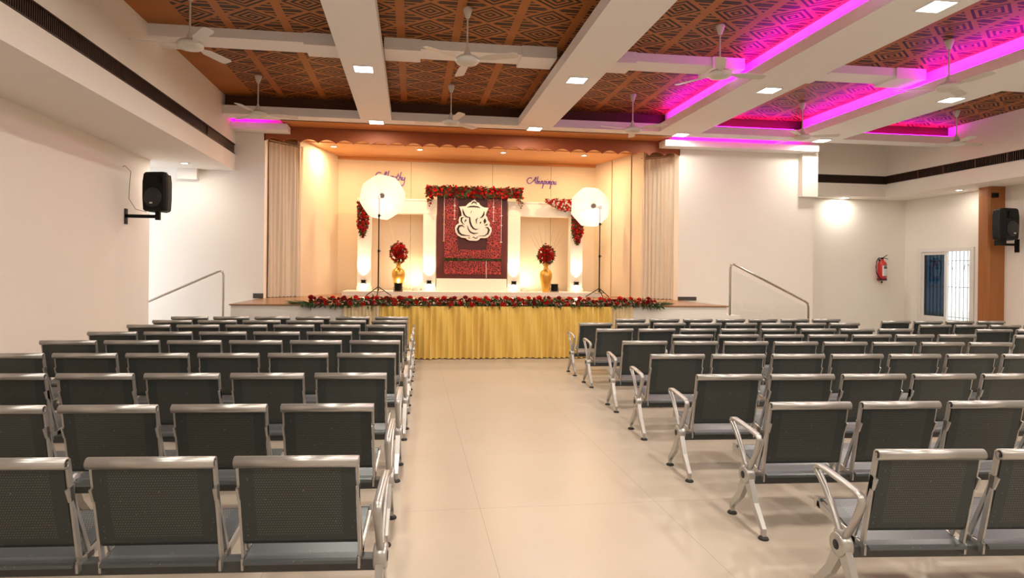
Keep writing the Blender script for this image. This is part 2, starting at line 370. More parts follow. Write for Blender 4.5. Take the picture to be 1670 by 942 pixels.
# magenta strips
def led(label, p0, p1, rot, up_only=True):
    t = thing('led_strip', p0, label, 'led strip', 0, 'magenta strip lights in the ceiling coves')
    d = Vector(p1)-Vector(p0); L = d.length; ax = abs(d.x) > abs(d.y)
    b = MB(); b.box(0, L if ax else .015, 0, .015 if ax else L, 0, .01); b.build('light_strip', LEDM, t)
    area('strip_light', (L/2, .02, .02) if ax else (.02, L/2, .02), L if ax else .03, P_LED*L, C_LED, t, rot, .03 if ax else L)
UPR = (0, PI, 0)
led('magenta strip on the left ledge of the third ceiling beam', (5.07, 1.0, ZL+.01), (5.07, 12.0, ZL+.01), (0, PI*.96, 0))
led('magenta strip on the left ledge of the rightmost ceiling beam', (8.16, 1.0, ZL+.01), (8.16, 12.0, ZL+.01), (0, PI*.96, 0))
led('magenta strip on the front beam ledge between the third and rightmost beams', (6.0, 12.16, ZL+.01), (8.05, 12.16, ZL+.01), UPR)
led('magenta strip on the front beam ledge beside the right bulkhead', (9.2, 12.16, ZL+.01), (11.8, 12.16, ZL+.01), UPR)
led('magenta strip on the short slab left of the stage curtain', (-3.55, 12.75, 4.45), (-2.9, 12.75, 4.45), UPR)
led('magenta strip on the slab right of the stage opening', (5.7, 12.78, 4.45), (8.7, 12.78, 4.45), UPR)

# ------------------------------------------------------------------ ceiling fans
def make_fan():
    t = thing('ceiling_fan', (0, 0, ZC), 'x', 'ceiling fan')
    MB().lathe([(.055, 0), (.06, -.02), (.028, -.12), (.012, -.13)], k=16).build('canopy', FANW, t)
    MB().cyl(.011, -.56, -.1, k=8).build('down_rod', FANW, t)
    MB().lathe([(.012, -.48), (.035, -.55), (.05, -.58), (.055, -.60), (.12, -.615), (.15, -.64), (.155, -.665), (.13, -.695), (.07, -.71), (.002, -.715)], k=24).build('motor_housing', FANW, t)
    for i in range(3):
        a = 2*PI*i/3+.25
        b = MB(); pl = [(.14, .02), (.22, .035), (.28, .06), (.62, .065), (.66, .045), (.66, -.045), (.62, -.065), (.28, -.06), (.22, -.035), (.14, -.02)]
        R = Matrix.Rotation(a, 4, 'Z')
        b.prism(pl, -.652, -.646, 'z')
        b.v = [tuple(R @ Vector((x, y, z - y*.18))) for x, y, z in b.v]
        b.build('blade', FANW, t)
    return t
fan = make_fan(); first = True
for yi, (y, rn) in enumerate(((10.95, 'row nearest the stage'), (7.7, 'row nearer the camera'))):
    for xi, x in enumerate((-2.65, .66, 4.03, 7.43, 10.75)):
        if yi and xi == 4: continue
        o = fan if first else copy_tree(fan); first = False
        o.location = (x, y, ZC); o.rotation_euler = (0, 0, .5*xi+.9*yi)
        tag(o, 'white ceiling fan, %s, %s' % (rn, ('leftmost, by the left bulkhead', 'second from the left', 'third from the left', 'fourth from the left', 'rightmost, by the right bulkhead')[xi]), 'ceiling fan', 'ceiling fans')

# ------------------------------------------------------------------ stage
b = MB(); b.box(-3.05, 5.9, 10.9, 17, 0, .93); struct('trim_%d' % n, b, WALL); n += 1
b = MB(); b.box(-3.07, 5.92, 10.87, 17, .93, ZST); struct('stage_floor', b, STFLOOR)
b = MB(); b.box(-3.2, OX0, 12.98, YF, ZST, ZST+.1); b.box(OX1, 6.3, 12.98, YF, ZST, ZST+.08); struct('baseboard_stage', b, SKIRTING)
YK = 15.8; ZSC = 4.39
b = MB(); b.box(-3.3, 6.2, YK, YK+.1, 0, ZSC+.1)
struct('wall_stage_back', b, CREAM)
def quad_wall(x0, y0, x1, y1, z0, z1, th=.06):
    d = Vector((x1-x0, y1-y0)).normalized(); nn = Vector((-d.y, d.x))*th
    return MB().prism([(x0, y0), (x1, y1), (x1+nn.x, y1+nn.y), (x0+nn.x, y0+nn.y)], z0, z1, 'z')
struct('wall_stage_left', quad_wall(-2.45, 13.8, -1.86, YK, ZST, ZSC), CREAM)
struct('wall_stage_right', quad_wall(4.78, YK, 5.36, 13.8, ZST, ZSC), CREAM)
b = MB(); b.box(OX0-.3, -2.5, 14.1, 15.9, 0, ZC); b.box(OX0-.3, OX0-.15, YF+.25, 14.1, 0, ZC); b.box(5.42, 6.2, 14.1, 15.9, 0, ZC); b.box(6.02, 6.2, YF+.25, 14.1, 0, ZC); struct('wall_stage_side', b, CREAM)
b = MB(); b.box(-3.3, 6.2, 13.05, 15.9, ZSC, ZSC+.05); b.box(-3.3, 6.2, 14.05, 14.07, ZSC-.012, ZSC)
b.box(-1.9, 4.8, YK-.06, YK, ZSC-.07, ZSC); struct('ceiling_stage', b, OWOOD)
# seams of the back panelling
b = MB()
for x in (-.05, 2.05, 3.6): b.box(x-.006, x+.006, YK-.004, YK, ZST, ZSC-.07)
for x, y in ((-2.35, 14.24), (-2.12, 14.97)): b.box(x-.005, x+.012, y-.012, y+.005, ZST, ZSC)
for x, y in ((5.22, 14.24), (5.0, 15.02)): b.box(x-.012, x+.005, y-.012, y+.005, ZST, ZSC)
struct('trim_%d' % n, b, mat('seam_tan', (.45, .33, .2), .7)); n += 1
for x in (-1.82, .15, 2.13, 4.12):
    t = thing('stage_downlight', (x, 14.5, ZSC), 'small round warm downlight in the wooden stage ceiling, %s' % {-1.82: 'leftmost', .15: 'second from the left', 2.13: 'third from the left', 4.12: 'rightmost'}[x], 'downlight', 0, 'stage downlights')
    MB().lathe([(.09, 0), (.09, -.012), (.06, -.012), (.055, 0)]).build('rim', FANW, t)
    MB().disc(.056, (0, 0, -.004)).build('bulb', LAMPW, t)
    area('lamp_light', (0, 0, -.02), .1, P_SPOT, C_WARM, t)
# scalloped valance
b = MB(); N = 25; x0, x1 = OX0-.02, OX1+.02; per = (x1-x0)/N; pts = []
K = 10
top = []; bot = []
for i in range(N*K+1):
    x = x0+(x1-x0)*i/(N*K); ph = (x-x0)/per % 1
    bot.append((x, 4.155+.075*abs(math.sin(PI*ph))**.8)); top.append((x, ZB))
for i in range(N*K):
    q = [bot[i], bot[i+1], top[i+1], top[i]]
    b.add([(p[0], 13.0, p[1]) for p in q]+[(p[0], 13.04, p[1]) for p in q], [(0, 1, 2, 3), (7, 6, 5, 4), (0, 4, 5, 1)])
tag(b.build('valance', VALW), 'rust brown scalloped valance across the top of the stage opening', 'valance')
# pleated side curtains
def pleats(x0, y0, x1, y1, z0, z1, npl, amp, rnd, nz=10, flare=0):
    b = MB(); R = random.Random(rnd); ns = npl*8; L = Vector((x1-x0, y1-y0)); d = L.normalized(); nn = Vector((d.y, -d.x))
    am = [R.uniform(.35, 1.25) for _ in range(npl+1)]; jit = [R.uniform(-.3, .3) for _ in range(npl+1)]
    vs = []
    for j in range(nz+1):
        tz = j/nz
        for i in range(ns+1):
            s = i/ns; k = min(npl-1, int(s*npl)); u = s*npl
            a = am[k]*(1-(u-k))+am[k+1]*(u-k)
            off = amp*a*(.5-.5*math.cos(2*PI*u+jit[k]*math.sin(3*tz+k)))*(.35+.65*(1-tz)**.5) + amp*.3*math.sin(u*1.7+tz*4)
            p = Vector((x0, y0))+L*s+nn*off
            vs.append((p.x, p.y, z0+(z1-z0)*tz + (.006*math.cos(2*PI*u) if j == 0 else 0)))
    fs = [(j*(ns+1)+i, j*(ns+1)+i+1, (j+1)*(ns+1)+i+1, (j+1)*(ns+1)+i) for j in range(nz) for i in range(ns)]
    b.add(vs, fs, True); return b
def side_curtain(x0, y0, x1, y1, rnd, label, fx):
    t = thing('stage_curtain', (0, 0, 0), label, 'curtain')
    o = pleats(x0, y0, x1, y1, ZST+.01, 4.2, 9, .055, rnd).build('drape', CURT, t)
    b = MB(); b.tube([(x0, y0, 4.24), (x1, y1, 4.22)], .012); b.lathe([(.001, -.03), (.03, -.01), (.03, .01), (.001, .03)], (fx, 13.09, 4.25), 12, 'y'); b.build('rod', STEEL, t)
side_curtain(-2.98, 13.28, -2.40, 13.88, 3, 'cream pleated curtain at the left side of the stage', -2.99)
side_curtain(5.33, 13.88, 5.93, 13.28, 5, 'cream pleated curtain at the right side of the stage', 5.86)
# gold skirt
b = pleats(-.55, 10.80, 3.62, 10.80, .015, .93, 40, .085, 11, 14)
tag(b.build('stage_skirt', SKIRT), 'pleated golden satin skirt hanging down the stage front', 'stage skirt')
b = pleats(-1.17, 10.82, -.56, 10.82, .015, .93, 10, .045, 12, 8)
tag(b.build('stage_skirt', SHEER), 'paler thin end of pleated cloth left of the golden stage skirt', 'stage skirt')
b = pleats(3.63, 10.82, 4.02, 10.82, .015, .93, 6, .045, 13, 8)
tag(b.build('stage_skirt', SHEER), 'paler thin end of pleated cloth right of the golden stage skirt', 'stage skirt')

# ------------------------------------------------------------------ flowers
def rose_mesh(r, seed, m, name):
    R = random.Random(seed); b = MB()
    for ring, (n_, rr, tilt, h) in enumerate(((3, .30, .2, .55), (4, .55, .55, .35), (5, .85, .95, .1))):
        for i in range(n_):
            a = 2*PI*i/n_+ring*.7+R.uniform(-.15, .15); w = 1.25*PI/n_
            pts = []
            for v_, (k1, k2) in enumerate(((.25, 0), (1, .55), (1.05, 1))):
                for u_ in (-1, 0, 1):
                    an = a+u_*w*(.55 if v_ == 0 else 1); q = rr*(k1 if v_ < 2 else k1+tilt*.12)*(1 if u_ == 0 else .93)
                    pts.append((r*q*math.cos(an), r*q*math.sin(an), r*(h*.3+k2*(.75-.35*tilt)+(0 if u_ == 0 else -.06))))
            b.add(pts, [(0, 1, 4, 3), (1, 2, 5, 4), (3, 4, 7, 6), (4, 5, 8, 7)], True)
    b.lathe([(.02*r, .8*r), (.2*r, .75*r), (.3*r, .3*r), (.1*r, 0)], k=6)
    me = bpy.data.meshes.new(name); me.from_pydata(b.v, [], b.f); me.materials.append(m); me.polygons.foreach_set('use_smooth', b.sm); return me
RM = [rose_mesh(.055, 1, ROSE, 'rose'), rose_mesh(.048, 2, ROSE2, 'rose'), rose_mesh(.05, 4, ROSE, 'rose')]
RS = [rose_mesh(.030, 6, ROSE, 'rose'), rose_mesh(.027, 7, ROSE2, 'rose')]
RP = rose_mesh(.026, 8, PINK, 'blossom'); RW = rose_mesh(.026, 9, WHITEP, 'blossom')
def put(me, name, parent, loc, dirv, s=1, label=None):
    o = bpy.data.objects.new(name, me); col.objects.link(o); o.parent = parent; o.location = loc
    o.rotation_euler = Vector(dirv).to_track_quat('Z', 'Y').to_euler(); o.scale = (s, s, s)
    if label: o['label'] = label
    return o
def leaf(b, p, d, L, w, R):
    d = Vector(d).normalized(); s = d.cross(Vector((R.uniform(-1, 1), R.uniform(-1, 1), R.uniform(-1, 1)))).normalized(); p = Vector(p); nn = d.cross(s)
    b.add([p, p+d*L*.4+s*w-nn*.15*w, p+d*L, p+d*L*.4-s*w-nn*.15*w, p+d*L*.45+nn*.3*w], [(0, 1, 4), (1, 2, 4), (2, 3, 4), (3, 0, 4)])
def merged(b, me, loc, dirv, s, ):
    q = Vector(dirv).to_track_quat('Z', 'Y')
    b.add([Vector(loc)+q @ (v.co*s) for v in me.vertices], [tuple(p.vertices) for p in me.polygons], True)

# long arrangement on the stage edge
R = random.Random(7)
t = thing('flower_garland', (0, 0, 0), 'long row of red roses and green leaves along the front edge of the stage', 'flower garland')
gx0, gx1 = -1.86, 4.55
b = MB()
for i in range(2600):
    x = R.uniform(gx0, gx1); ed = min(1, (x-gx0)/.35, (gx1-x)/.35)
    p = (x, R.uniform(10.78, 10.98), .95+R.uniform(-.01, .10)*ed)
    leaf(b, p, (R.uniform(-1, 1), R.uniform(-1.4, .2), R.uniform(-1.0, .5)), R.uniform(.05, .13), R.uniform(.012, .024), R)
for i in range(60):
    leaf(b, (gx0+R.uniform(-.1, .15), 10.88, .97), (-1, R.uniform(-.4, .4), R.uniform(-.1, .25)), R.uniform(.1, .3), .012, R)
    leaf(b, (gx1-R.uniform(-.1, .15), 10.88, .97), (1, R.uniform(-.4, .4), R.uniform(-.1, .25)), R.uniform(.1, .26), .012, R)
b.build('foliage', LEAF, t)
for i in range(98):
    x = gx0+.08+(gx1-gx0-.16)*(i+R.uniform(.1, .9))/98; k = i % 3
    z = (1.055, 1.015, .985)[k]+R.uniform(-.015, .015); y = (10.90, 10.84, 10.80)[k]
    put(RM[R.randrange(3)], 'rose', t, (x, y, z), (R.uniform(-.4, .4), -1, (.9, .4, .1)[k]), R.uniform(.85, 1.1))
b = MB()
for i in range(150):
    x = R.uniform(gx0+.05, gx1-.05); merged(b, RM[1], (x, R.uniform(10.80, 10.95), R.uniform(.98, 1.06)), (R.uniform(-.5, .5), -1, R.uniform(0, 1)), R.uniform(.5, .85))
tag(b.build('small_roses', ROSE2, t), kind='stuff')
b = MB()
for i in range(120):
    merged(b, RW, (R.uniform(gx0, gx1), 10.775, R.uniform(.955, 1.02)), (R.uniform(-.5, .5), -1, .2), R.uniform(.4, .7))
o = tag(b.build('filler_blossoms', PINK, t), 'tiny pale pink filler blossoms', kind='stuff')

# swag over the red panel and the corner swags
def swag(name, label, region, nr, nl, leafy=.9, sml=RS, yb=15.12, pale=0, seed=3):
    R = random.Random(seed); t = thing(name, (0, 0, 0), label, 'flower swag')
    def pick():
        while True:
            r = R.choices(region, [(q[1]-q[0])*(q[3]-q[2]) for q in region])[0]
            x, z = R.uniform(r[0], r[1]), R.uniform(r[2], r[3])
            if len(r) > 4 and not r[4](x, z): continue
            return x, z
    b = MB()
    for i in range(nl):
        x, z = pick(); leaf(b, (x, yb+R.uniform(-.01, .05), z), (R.uniform(-1, 1), R.uniform(-1, -.1), R.uniform(-1, 1)), R.uniform(.04, .075), R.uniform(.012, .02), R)
    for q in region:
        if len(q) == 4: b.box(q[0]+.02, q[1]-.02, yb+.01, yb+.06, q[2]+.02, q[3]-.02)
    b.build('foliage', LEAF, t)
    used = []
    for i in range(nr):
        for _ in range(12):
            x, z = pick()
            if all((x-a)**2+(z-c)**2 > .0019 for a, c in used): break
        used.append((x, z))
        put(R.choice(sml), 'rose', t, (x, yb-.03, z), (R.uniform(-.5, .5), -1, R.uniform(-.3, .6)), R.uniform(.9, 1.3))
    if nr > 60 or pale:
        b = MB()
        for i in range(nr*2):
            x, z = pick(); merged(b, sml[i % len(sml)], (x, yb-.02, z), (R.uniform(-.5, .5), -1, R.uniform(-.4, .6)), R.uniform(.6, 1.0))
        tag(b.build('small_roses', sml[1].materials[0], t), kind='stuff')
    return t
swag('flower_swag', 'thick band of red roses and leaves across the top of the red carved panel', [(.31, 2.74, 3.36, 3.64), (.31, .52, 3.12, 3.36, lambda x, z: z > 3.12+abs(x-.40)*2), (2.55, 2.74, 3.10, 3.36, lambda x, z: z > 3.1+abs(x-2.68)*2)], 98, 900, seed=3)
swag('flower_swag', 'hanging cascade of red roses on the left outer column behind the left umbrella', [(-1.32, -1.04, 2.35, 3.2, lambda x, z: abs(x+1.2) < .04+.14*(z-2.35)/.4 and abs(x+1.2) < .14)], 60, 1100, seed=5)
swag('flower_swag', 'hanging cascade of red roses on the right outer column beside the right umbrella', [(4.0, 4.3, 2.25, 3.02, lambda x, z: abs(x-4.14) < .03+.15*(z-2.25)/.4 and abs(x-4.14) < .14)], 60, 1100, seed=6)
swag('flower_swag', 'pink and white blossoms on the lintel left of the right umbrella', [(3.3, 4.1, 3.10, 3.38, lambda x, z: z > 3.3-(x-3.3)*.5)], 70, 420, sml=[RP, RS[0], RW], pale=1, seed=8)

# ------------------------------------------------------------------ backdrop frames and red panel
def portal(xa, xb, xc, xd, label):
    t = thing('backdrop_frame', (0, 0, 0), label, 'backdrop frame')
    y0, y1 = 15.25, 15.5; zt = 3.31; zl = 2.95
    for a, c in ((xa, xb), (xc, xd)):
        b = MB(); b.box(a, c, y0, y1, ZST+.1, zl); b.box(a-.015, c+.015, y0-.015, y1, ZST+.1, ZST+.2); bevel(b.build('column', ARCHM, t), .006)
    b = MB(); b.box(xa, xd, y0, y1, zl, zt); b.box(xa-.012, xd+.012, y0-.012, y1, zt-.04, zt); bevel(b.build('lintel', ARCHM, t), .006)
portal(-1.33, -1.0, .26, .58, 'white square backdrop frame left of the red panel')
portal(2.38, 2.70, 4.0, 4.32, 'white square backdrop frame right of the red panel')
b = MB(); b.box(-1.6, 4.6, 14.45, 15.75, ZST, ZST+.1); struct('stage_dais', b, ARCHM)
t = thing('carved_panel', (1.48, 15.2, ZST+.1), 'tall dark red carved wooden panel in the centre of the stage', 'decor panel')
def at(b): b.v = [(x-1.48, y-15.2, z-ZST-.1) for x, y, z in b.v]; return b
b = MB(); b.box(.60, 2.36, 15.22, 15.45, ZST+.1, 1.36); tag(at(b).build('base', ARCHM, t), 'plain cream base')
b = MB(); b.box(.60, 2.36, 15.24, 15.3, 1.36, 3.40)
for z in (1.62, 1.95, 2.4, 2.75, 3.05): b.box(.602, .76, 15.236, 15.24, z, z+.012); b.box(2.2, 2.358, 15.236, 15.24, z, z+.012)
at(b).build('board', MAROON, t)
for q in ((.78, 1.12, 1.86, 3.36), (1.84, 2.21, 1.86, 3.36), (1.12, 1.84, 1.86, 2.08), (.78, 2.21, 1.47, 1.80)):
    b = MB(); b.box(q[0], q[1], 15.205, 15.24, q[2], q[3]); at(b).build('carving', CARVED, t)
t = thing('leaf_garland', (0, 0, 0), 'thin green leaf garland stretched across the lower part of the red panel', 'leaf garland')
b = MB(); b.tube([(.76, 15.18, 1.83), (1.5, 15.17, 1.82), (2.24, 15.18, 1.83)], .012, 6); b.build('string', LEAF, t)
b = MB()
for i in range(420): leaf(b, (R.uniform(.78, 2.22), 15.18, 1.83+R.uniform(-.02, .02)), (R.uniform(-1, 1), -.5, R.uniform(-.8, .8)), R.uniform(.03, .06), .012, R)
b.build('leaves', LEAF, t)
b = MB(); b.tube([(1.83, 15.17, 1.83), (1.835, 15.17, 1.38)], .006, 6); tag(b.build('cord', WHITEP), 'pale cord hanging below the leaf garland on the red panel', 'cord')
for x, z0, c, l in ((.77, 2.28, GOLD, 'leftmost, long with a gold tip'), (1.03, 2.83, WHITEP, 'short, left of the white cutout'), (2.0, 2.80, WHITEP, 'short, right of the white cutout'), (2.2, 2.28, WHITEP, 'rightmost, long with a white tip')):
    t = thing('bead_string', (x, 15.17, 3.38), 'thin hanging bead string on the red panel, '+l, 'bead string', 0, 'bead strings on the red panel')
    L = 3.38-z0
    MB().tube([(0, 0, 0), (0, 0, -L)], .005, 6).build('cord', WHITEP, t)
    b = MB()
    for zz in (-L, -L*.62, -L*.4): b = MB(); b.lathe([(.001, -.018), (.018, 0), (.001, .018)], (0, 0, zz), 8); b.box(-.035, .035, -.003, .003, zz-.004, zz+.004); b.build('bead', c, t)
    pass
# white elephant-headed cutout (traced outline, own thickness)
def G2(p): return (1.48+(p[0]-468)*.00122+.04, 3.32-(p[1]-70)*.00122)
OUT = [(455, 75), (490, 85), (515, 120), (555, 130), (580, 175), (620, 205), (665, 222), (755, 228), (735, 280), (712, 330), (700, 385), (730, 420), (745, 480), (790, 540), (775, 590), (820, 640), (825, 700), (800, 770), (750, 830), (690, 848), (590, 850), (565, 885), (520, 905), (420, 903), (370, 900), (320, 880), (300, 855), (210, 845), (130, 800), (85, 730), (75, 650), (100, 590), (155, 555), (148, 490), (165, 430), (210, 400), (200, 330), (180, 270), (155, 218), (230, 212), (290, 205), (330, 160), (365, 130), (400, 115), (420, 85)]
STK = [[(395, 165, 4), (430, 130, 14), (460, 118, 16), (495, 130, 14), (512, 168, 6)], [(318, 228, 4), (380, 212, 16), (450, 208, 18), (530, 214, 16), (585, 232, 4)],
       [(222, 262, 4), (240, 330, 20), (265, 385, 20), (310, 425, 14), (380, 432, 6)], [(668, 300, 5), (655, 370, 22), (625, 415, 18), (585, 438, 4)],
       [(370, 432, 16), (378, 520, 22), (405, 600, 22), (450, 655, 18), (500, 675, 12), (550, 660, 3)], [(325, 590, 3), (345, 670, 12), (390, 730, 16), (460, 758, 16), (550, 745, 3)],
       [(250, 430, 5), (205, 450, 22), (200, 510, 18), (230, 555, 10), (268, 585, 3)], [(298, 478, 14), (285, 500, 16), (268, 530, 3)],
       [(270, 635, 3), (220, 600, 14), (160, 610, 24), (130, 670, 28), (155, 745, 26), (210, 788, 20), (290, 800, 10), (385, 805, 4)],
       [(540, 435, 5), (505, 475, 16), (510, 560, 4)], [(580, 530, 16), (598, 536, 26), (606, 540, 10)], [(683, 445, 4), (683, 500, 40), (678, 552, 8)],
       [(680, 585, 6), (720, 580, 16), (742, 555, 4)], [(690, 630, 4), (740, 632, 18), (768, 680, 26), (745, 755, 20), (680, 800, 8), (560, 803, 3)],
       [(340, 850, 4), (365, 850, 8), (390, 848, 3)], [(425, 843, 3), (455, 828, 9), (490, 855, 10), (520, 850, 10), (540, 815, 3)], [(410, 290, 3), (395, 330, 6), (388, 345, 2)]]
t = thing('deity_cutout', (0, 0, 0), 'white elephant-headed deity cutout with black lines mounted on the red panel', 'wall cutout')
b = MB(); pl = [G2(p) for p in OUT]; b.prism(pl, 15.14, 15.17, 'y')
o = b.build('board', GANW, t)
b = MB()
for st in STK:
    L_, R_ = [], []
    for i, (x, z, w) in enumerate(st):
        a = Vector(st[max(0, i-1)][:2]); c = Vector(st[min(len(st)-1, i+1)][:2]); d = (c-a).normalized(); nn = Vector((-d.y, d.x))*w*.80
        L_.append(G2((x+nn.x, z+nn.y))); R_.append(G2((x-nn.x, z-nn.y)))
    for i in range(len(st)-1):
        b.prism([L_[i], L_[i+1], R_[i+1], R_[i]], 15.134, 15.14, 'y')
b.build('line_work', INK, t)

# script names on the back wall
GL = {'o': [[(.3, .38), (.1, .4), (.02, .15), (.15, 0), (.32, .2), (.28, .4), (.42, .38)]], 'a': [[(.35, .4), (.15, .42), (.02, .2), (.1, 0), (.28, .12), (.4, .42)], [(.4, .42), (.33, .1), (.45, .02)]],
 'b': [[(.3, 1.0), (.12, .2), (.12, 0), (.3, .05), (.38, .28), (.25, .35), (.15, .2)]], 'h': [[(.32, 1.0), (.02, 0)], [(.08, .2), (.28, .4), (.28, .1), (.38, 0)]],
 'i': [[(.12, .4), (.04, .08), (.14, 0), (.25, .1)], [(.2, .62), (.22, .66)]], 'r': [[(.1, .42), (0, 0)], [(.05, .22), (.2, .4), (.3, .38)]], 'n': [[(.12, .42), (0, 0)], [(.05, .2), (.25, .42), (.22, .08), (.32, 0)]],
 'm': [[(.1, .42), (0, 0)], [(.04, .2), (.2, .42), (.16, 0)], [(.18, .2), (.36, .42), (.32, .06), (.42, 0)]], 'p': [[(.15, .42), (-.18, -.65)], [(.07, .2), (.3, .42), (.32, .15), (.12, 0), (.02, .1)]],
 'u': [[(.12, .42), (.04, .08), (.15, 0), (.3, .3), (.34, .42)], [(.34, .42), (.28, .08), (.38, 0)]], 't': [[(.25, .8), (.05, .1), (.15, 0), (.25, .1)], [(.08, .5), (.32, .52)]],
 'y': [[(.1, .42), (.06, .12), (.18, .05), (.36, .4)], [(.38, .42), (.05, -.6), (-.1, -.5)]], 'g': [[(.35, .4), (.12, .4), (.02, .2), (.12, .02), (.3, .2), (.38, .42)], [(.38, .42), (.1, -.6), (-.06, -.5)]],
 'v': [[(.08, .42), (.08, .05), (.3, .4), (.38, .38)]], 'A': [[(-.2, .75), (-.5, .8), (-.85, .5), (-.85, .15), (-.55, -.05), (-.15, .2), (.2, .6), (.42, .9), (.3, .4), (.36, .0)]]}
WD = {'m': .46, 'i': .24, 'r': .28, 't': .26, 'b': .4, 'A': .42}
def script(txt, x, z, s, drop, label):
    cu = bpy.data.curves.new('name_lettering', 'CURVE'); cu.dimensions = '3D'; cu.bevel_depth = .0105; cu.bevel_resolution = 1; cu.resolution_u = 4
    cx = 0
    for ch in txt:
        k = .95 if ch == 'A' else 1
        for st in GL[ch]:
            sp = cu.splines.new('BEZIER'); sp.bezier_points.add(len(st)-1)
            for q, p in zip(sp.bezier_points, st):
                q.co = (x+(cx+p[0]*k)*s, YK-.012, z+p[1]*s*k - drop*cx*s); q.handle_left_type = q.handle_right_type = 'AUTO'
        cx += WD.get(ch, .38)
    o = bpy.data.objects.new('tmp', cu)
    me = bpy.data.meshes.new_from_object(o); me.materials.append(PURPLE)
    o2 = bpy.data.objects.new('name_lettering', me); col.objects.link(o2); bpy.data.objects.remove(o)
    tag(o2, label, 'wall lettering')
script('Abouthy', -.76, 3.86, .215, .06, 'purple handwritten name partly hidden behind the left umbrella')
script('Abinpimpu', 3.12, 3.86, .19, .02, 'purple handwritten name on the back wall left of the right umbrella')

# wall lights on the frame columns
for i, (x, l) in enumerate(((-1.17, 'leftmost column'), (.42, 'column left of the red panel'), (2.54, 'column right of the red panel'), (4.15, 'rightmost column'))):
    t = thing('column_light', (x, 15.2, 1.26), 'small black up-and-down light on the '+l+' of the white backdrop', 'wall light', 0, 'black lights on the white columns')
    b = MB(); b.prism([(-.06, -.045), (.06, -.045), (.045, 0), (.06, .045), (-.06, .045), (-.045, 0)], -.05, .05, 'y'); b.build('housing', BLACK, t)
    b = MB(); b.box(-.04, .04, -.03, .03, -.075, -.046); b.build('lens', LAMPW, t)
    spot('up_light', (0, -.06, .07), 60, (1, .84, .6), 1.35, (PI*.955, 0, 0), t, 1)
    spot('down_light', (0, -.06, -.08), 1.5, (1, .8, .55), 1.8, (0, 0, 0), t, 1)

# ------------------------------------------------------------------ vases, bouquets, floor spots, umbrellas
for x, l, par, sd in ((-.32, 'left', -.02, 21), (3.26, 'right', 3.44, 22)):
    z0 = 1.05
    t = thing('gold_vase', (x, 14.75, z0), 'tall gold vase standing on the stage, %s of the red panel' % l, 'vase', 0, 'gold vases')
    prof = [(.001, 0), (.085, 0), (.09, .02), (.10, .12), (.135, .26), (.158, .38), (.155, .46), (.12, .52), (.06, .56), (.05, .62), (.06, .67), (.10, .71), (.095, .71), (.05, .66), (.04, .60)]
    MB().lathe(prof, k=28).build('body', GOLD, t)
    MB().lathe([(.052, .59), (.062, .60), (.052, .61)], k=24).build('neck_ring', GOLD, t)
    R = random.Random(sd)
    t = thing('rose_bouquet', (x, 14.75, z0+.68), 'bouquet of red roses in the %s gold vase%s' % (l, ' with long dry twigs' if l == 'right' else ' with thin pale twigs'), 'bouquet', 0, 'bouquets in the gold vases')
    b = MB(); b.lathe([(.001, .08), (.07, .12), (.11, .2), (.10, .3), (.06, .36), (.001, .38)], k=14)
    for i in range(220):
        d = Vector((R.gauss(0, 1), R.gauss(0, 1), R.gauss(.1, 1))).normalized(); p = Vector((0, 0, .23))+Vector((d.x*.17, d.y*.15, d.z*.2))
        leaf(b, p, d+Vector((0, 0, -.2)), R.uniform(.05, .10), .018, R)
    for i in range(14): b.tube([(0, 0, -.12), (R.uniform(-.05, .05), R.uniform(-.05, .05), .1), (R.uniform(-.12, .12), R.uniform(-.12, .12), .28)], .004, 5)
    b.build('foliage', LEAF, t)
    used = []
    for i in range(84):
        d = Vector((R.gauss(0, 1), R.gauss(-.7, 1), R.gauss(.1, .9))).normalized()
        p = Vector((0, 0, .23))+Vector((d.x*.18, d.y*.17, d.z*.21*R.uniform(.9, 1.1)))
        put(RM[i % 3], 'rose', t, p, d, R.uniform(.75, 1.0))
    b = MB()
    for i in range(7):
        a = -1.0+i*.33; L = R.uniform(.75, 1.0); mid = (math.sin(a)*.3, R.uniform(-.05, .05), .45)
        b.tube([(0, 0, .1), mid, (math.sin(a)*.62*L/.9, R.uniform(-.05, .1), .30+L*math.cos(a*.6)*.75)], .004, 5, .0015)
    b.build('twigs', TWIG if l == 'right' else WHITEP, t)
    put(RM[1], 'rose', t, (-.02, 0, .50), (0, -.5, 1), .7)
def par_light(x, y, z, rz, label, power, tx):
    t = thing('floor_spotlight', (x, y, z), label, 'spotlight', 0)
    MB().lathe([(.001, -.02), (.085, -.02), (.09, .0), (.09, .14), (.10, .16), (.085, .16), (.08, .13), (.001, .12)], (0, 0, .04), 20).build('housing', BLACK, t)
    b = MB(); b.tube([(-.1, 0, .01), (-.11, 0, .1), (.11, 0, .1), (.1, 0, .01)], .008, 6); b.box(-.1, .1, -.03, .03, 0, .012); b.build('bracket', BLACK, t)
    v = Vector(tx)-Vector((x, y, z+.22)); spot('spot_light', (0, 0, .22), power, (1, .82, .55), 1.9, v.to_track_quat('-Z', 'Y').to_euler(), t, 1, .05)
par_light(-.32, 14.56, 1.05, 0, 'short black floor light in front of the left gold vase', 10, (-.2, 15.7, 1.8))
par_light(3.50, 14.85, 1.05, 0, 'short black floor light just right of the right gold vase', 12, (2.9, 15.7, 1.6))
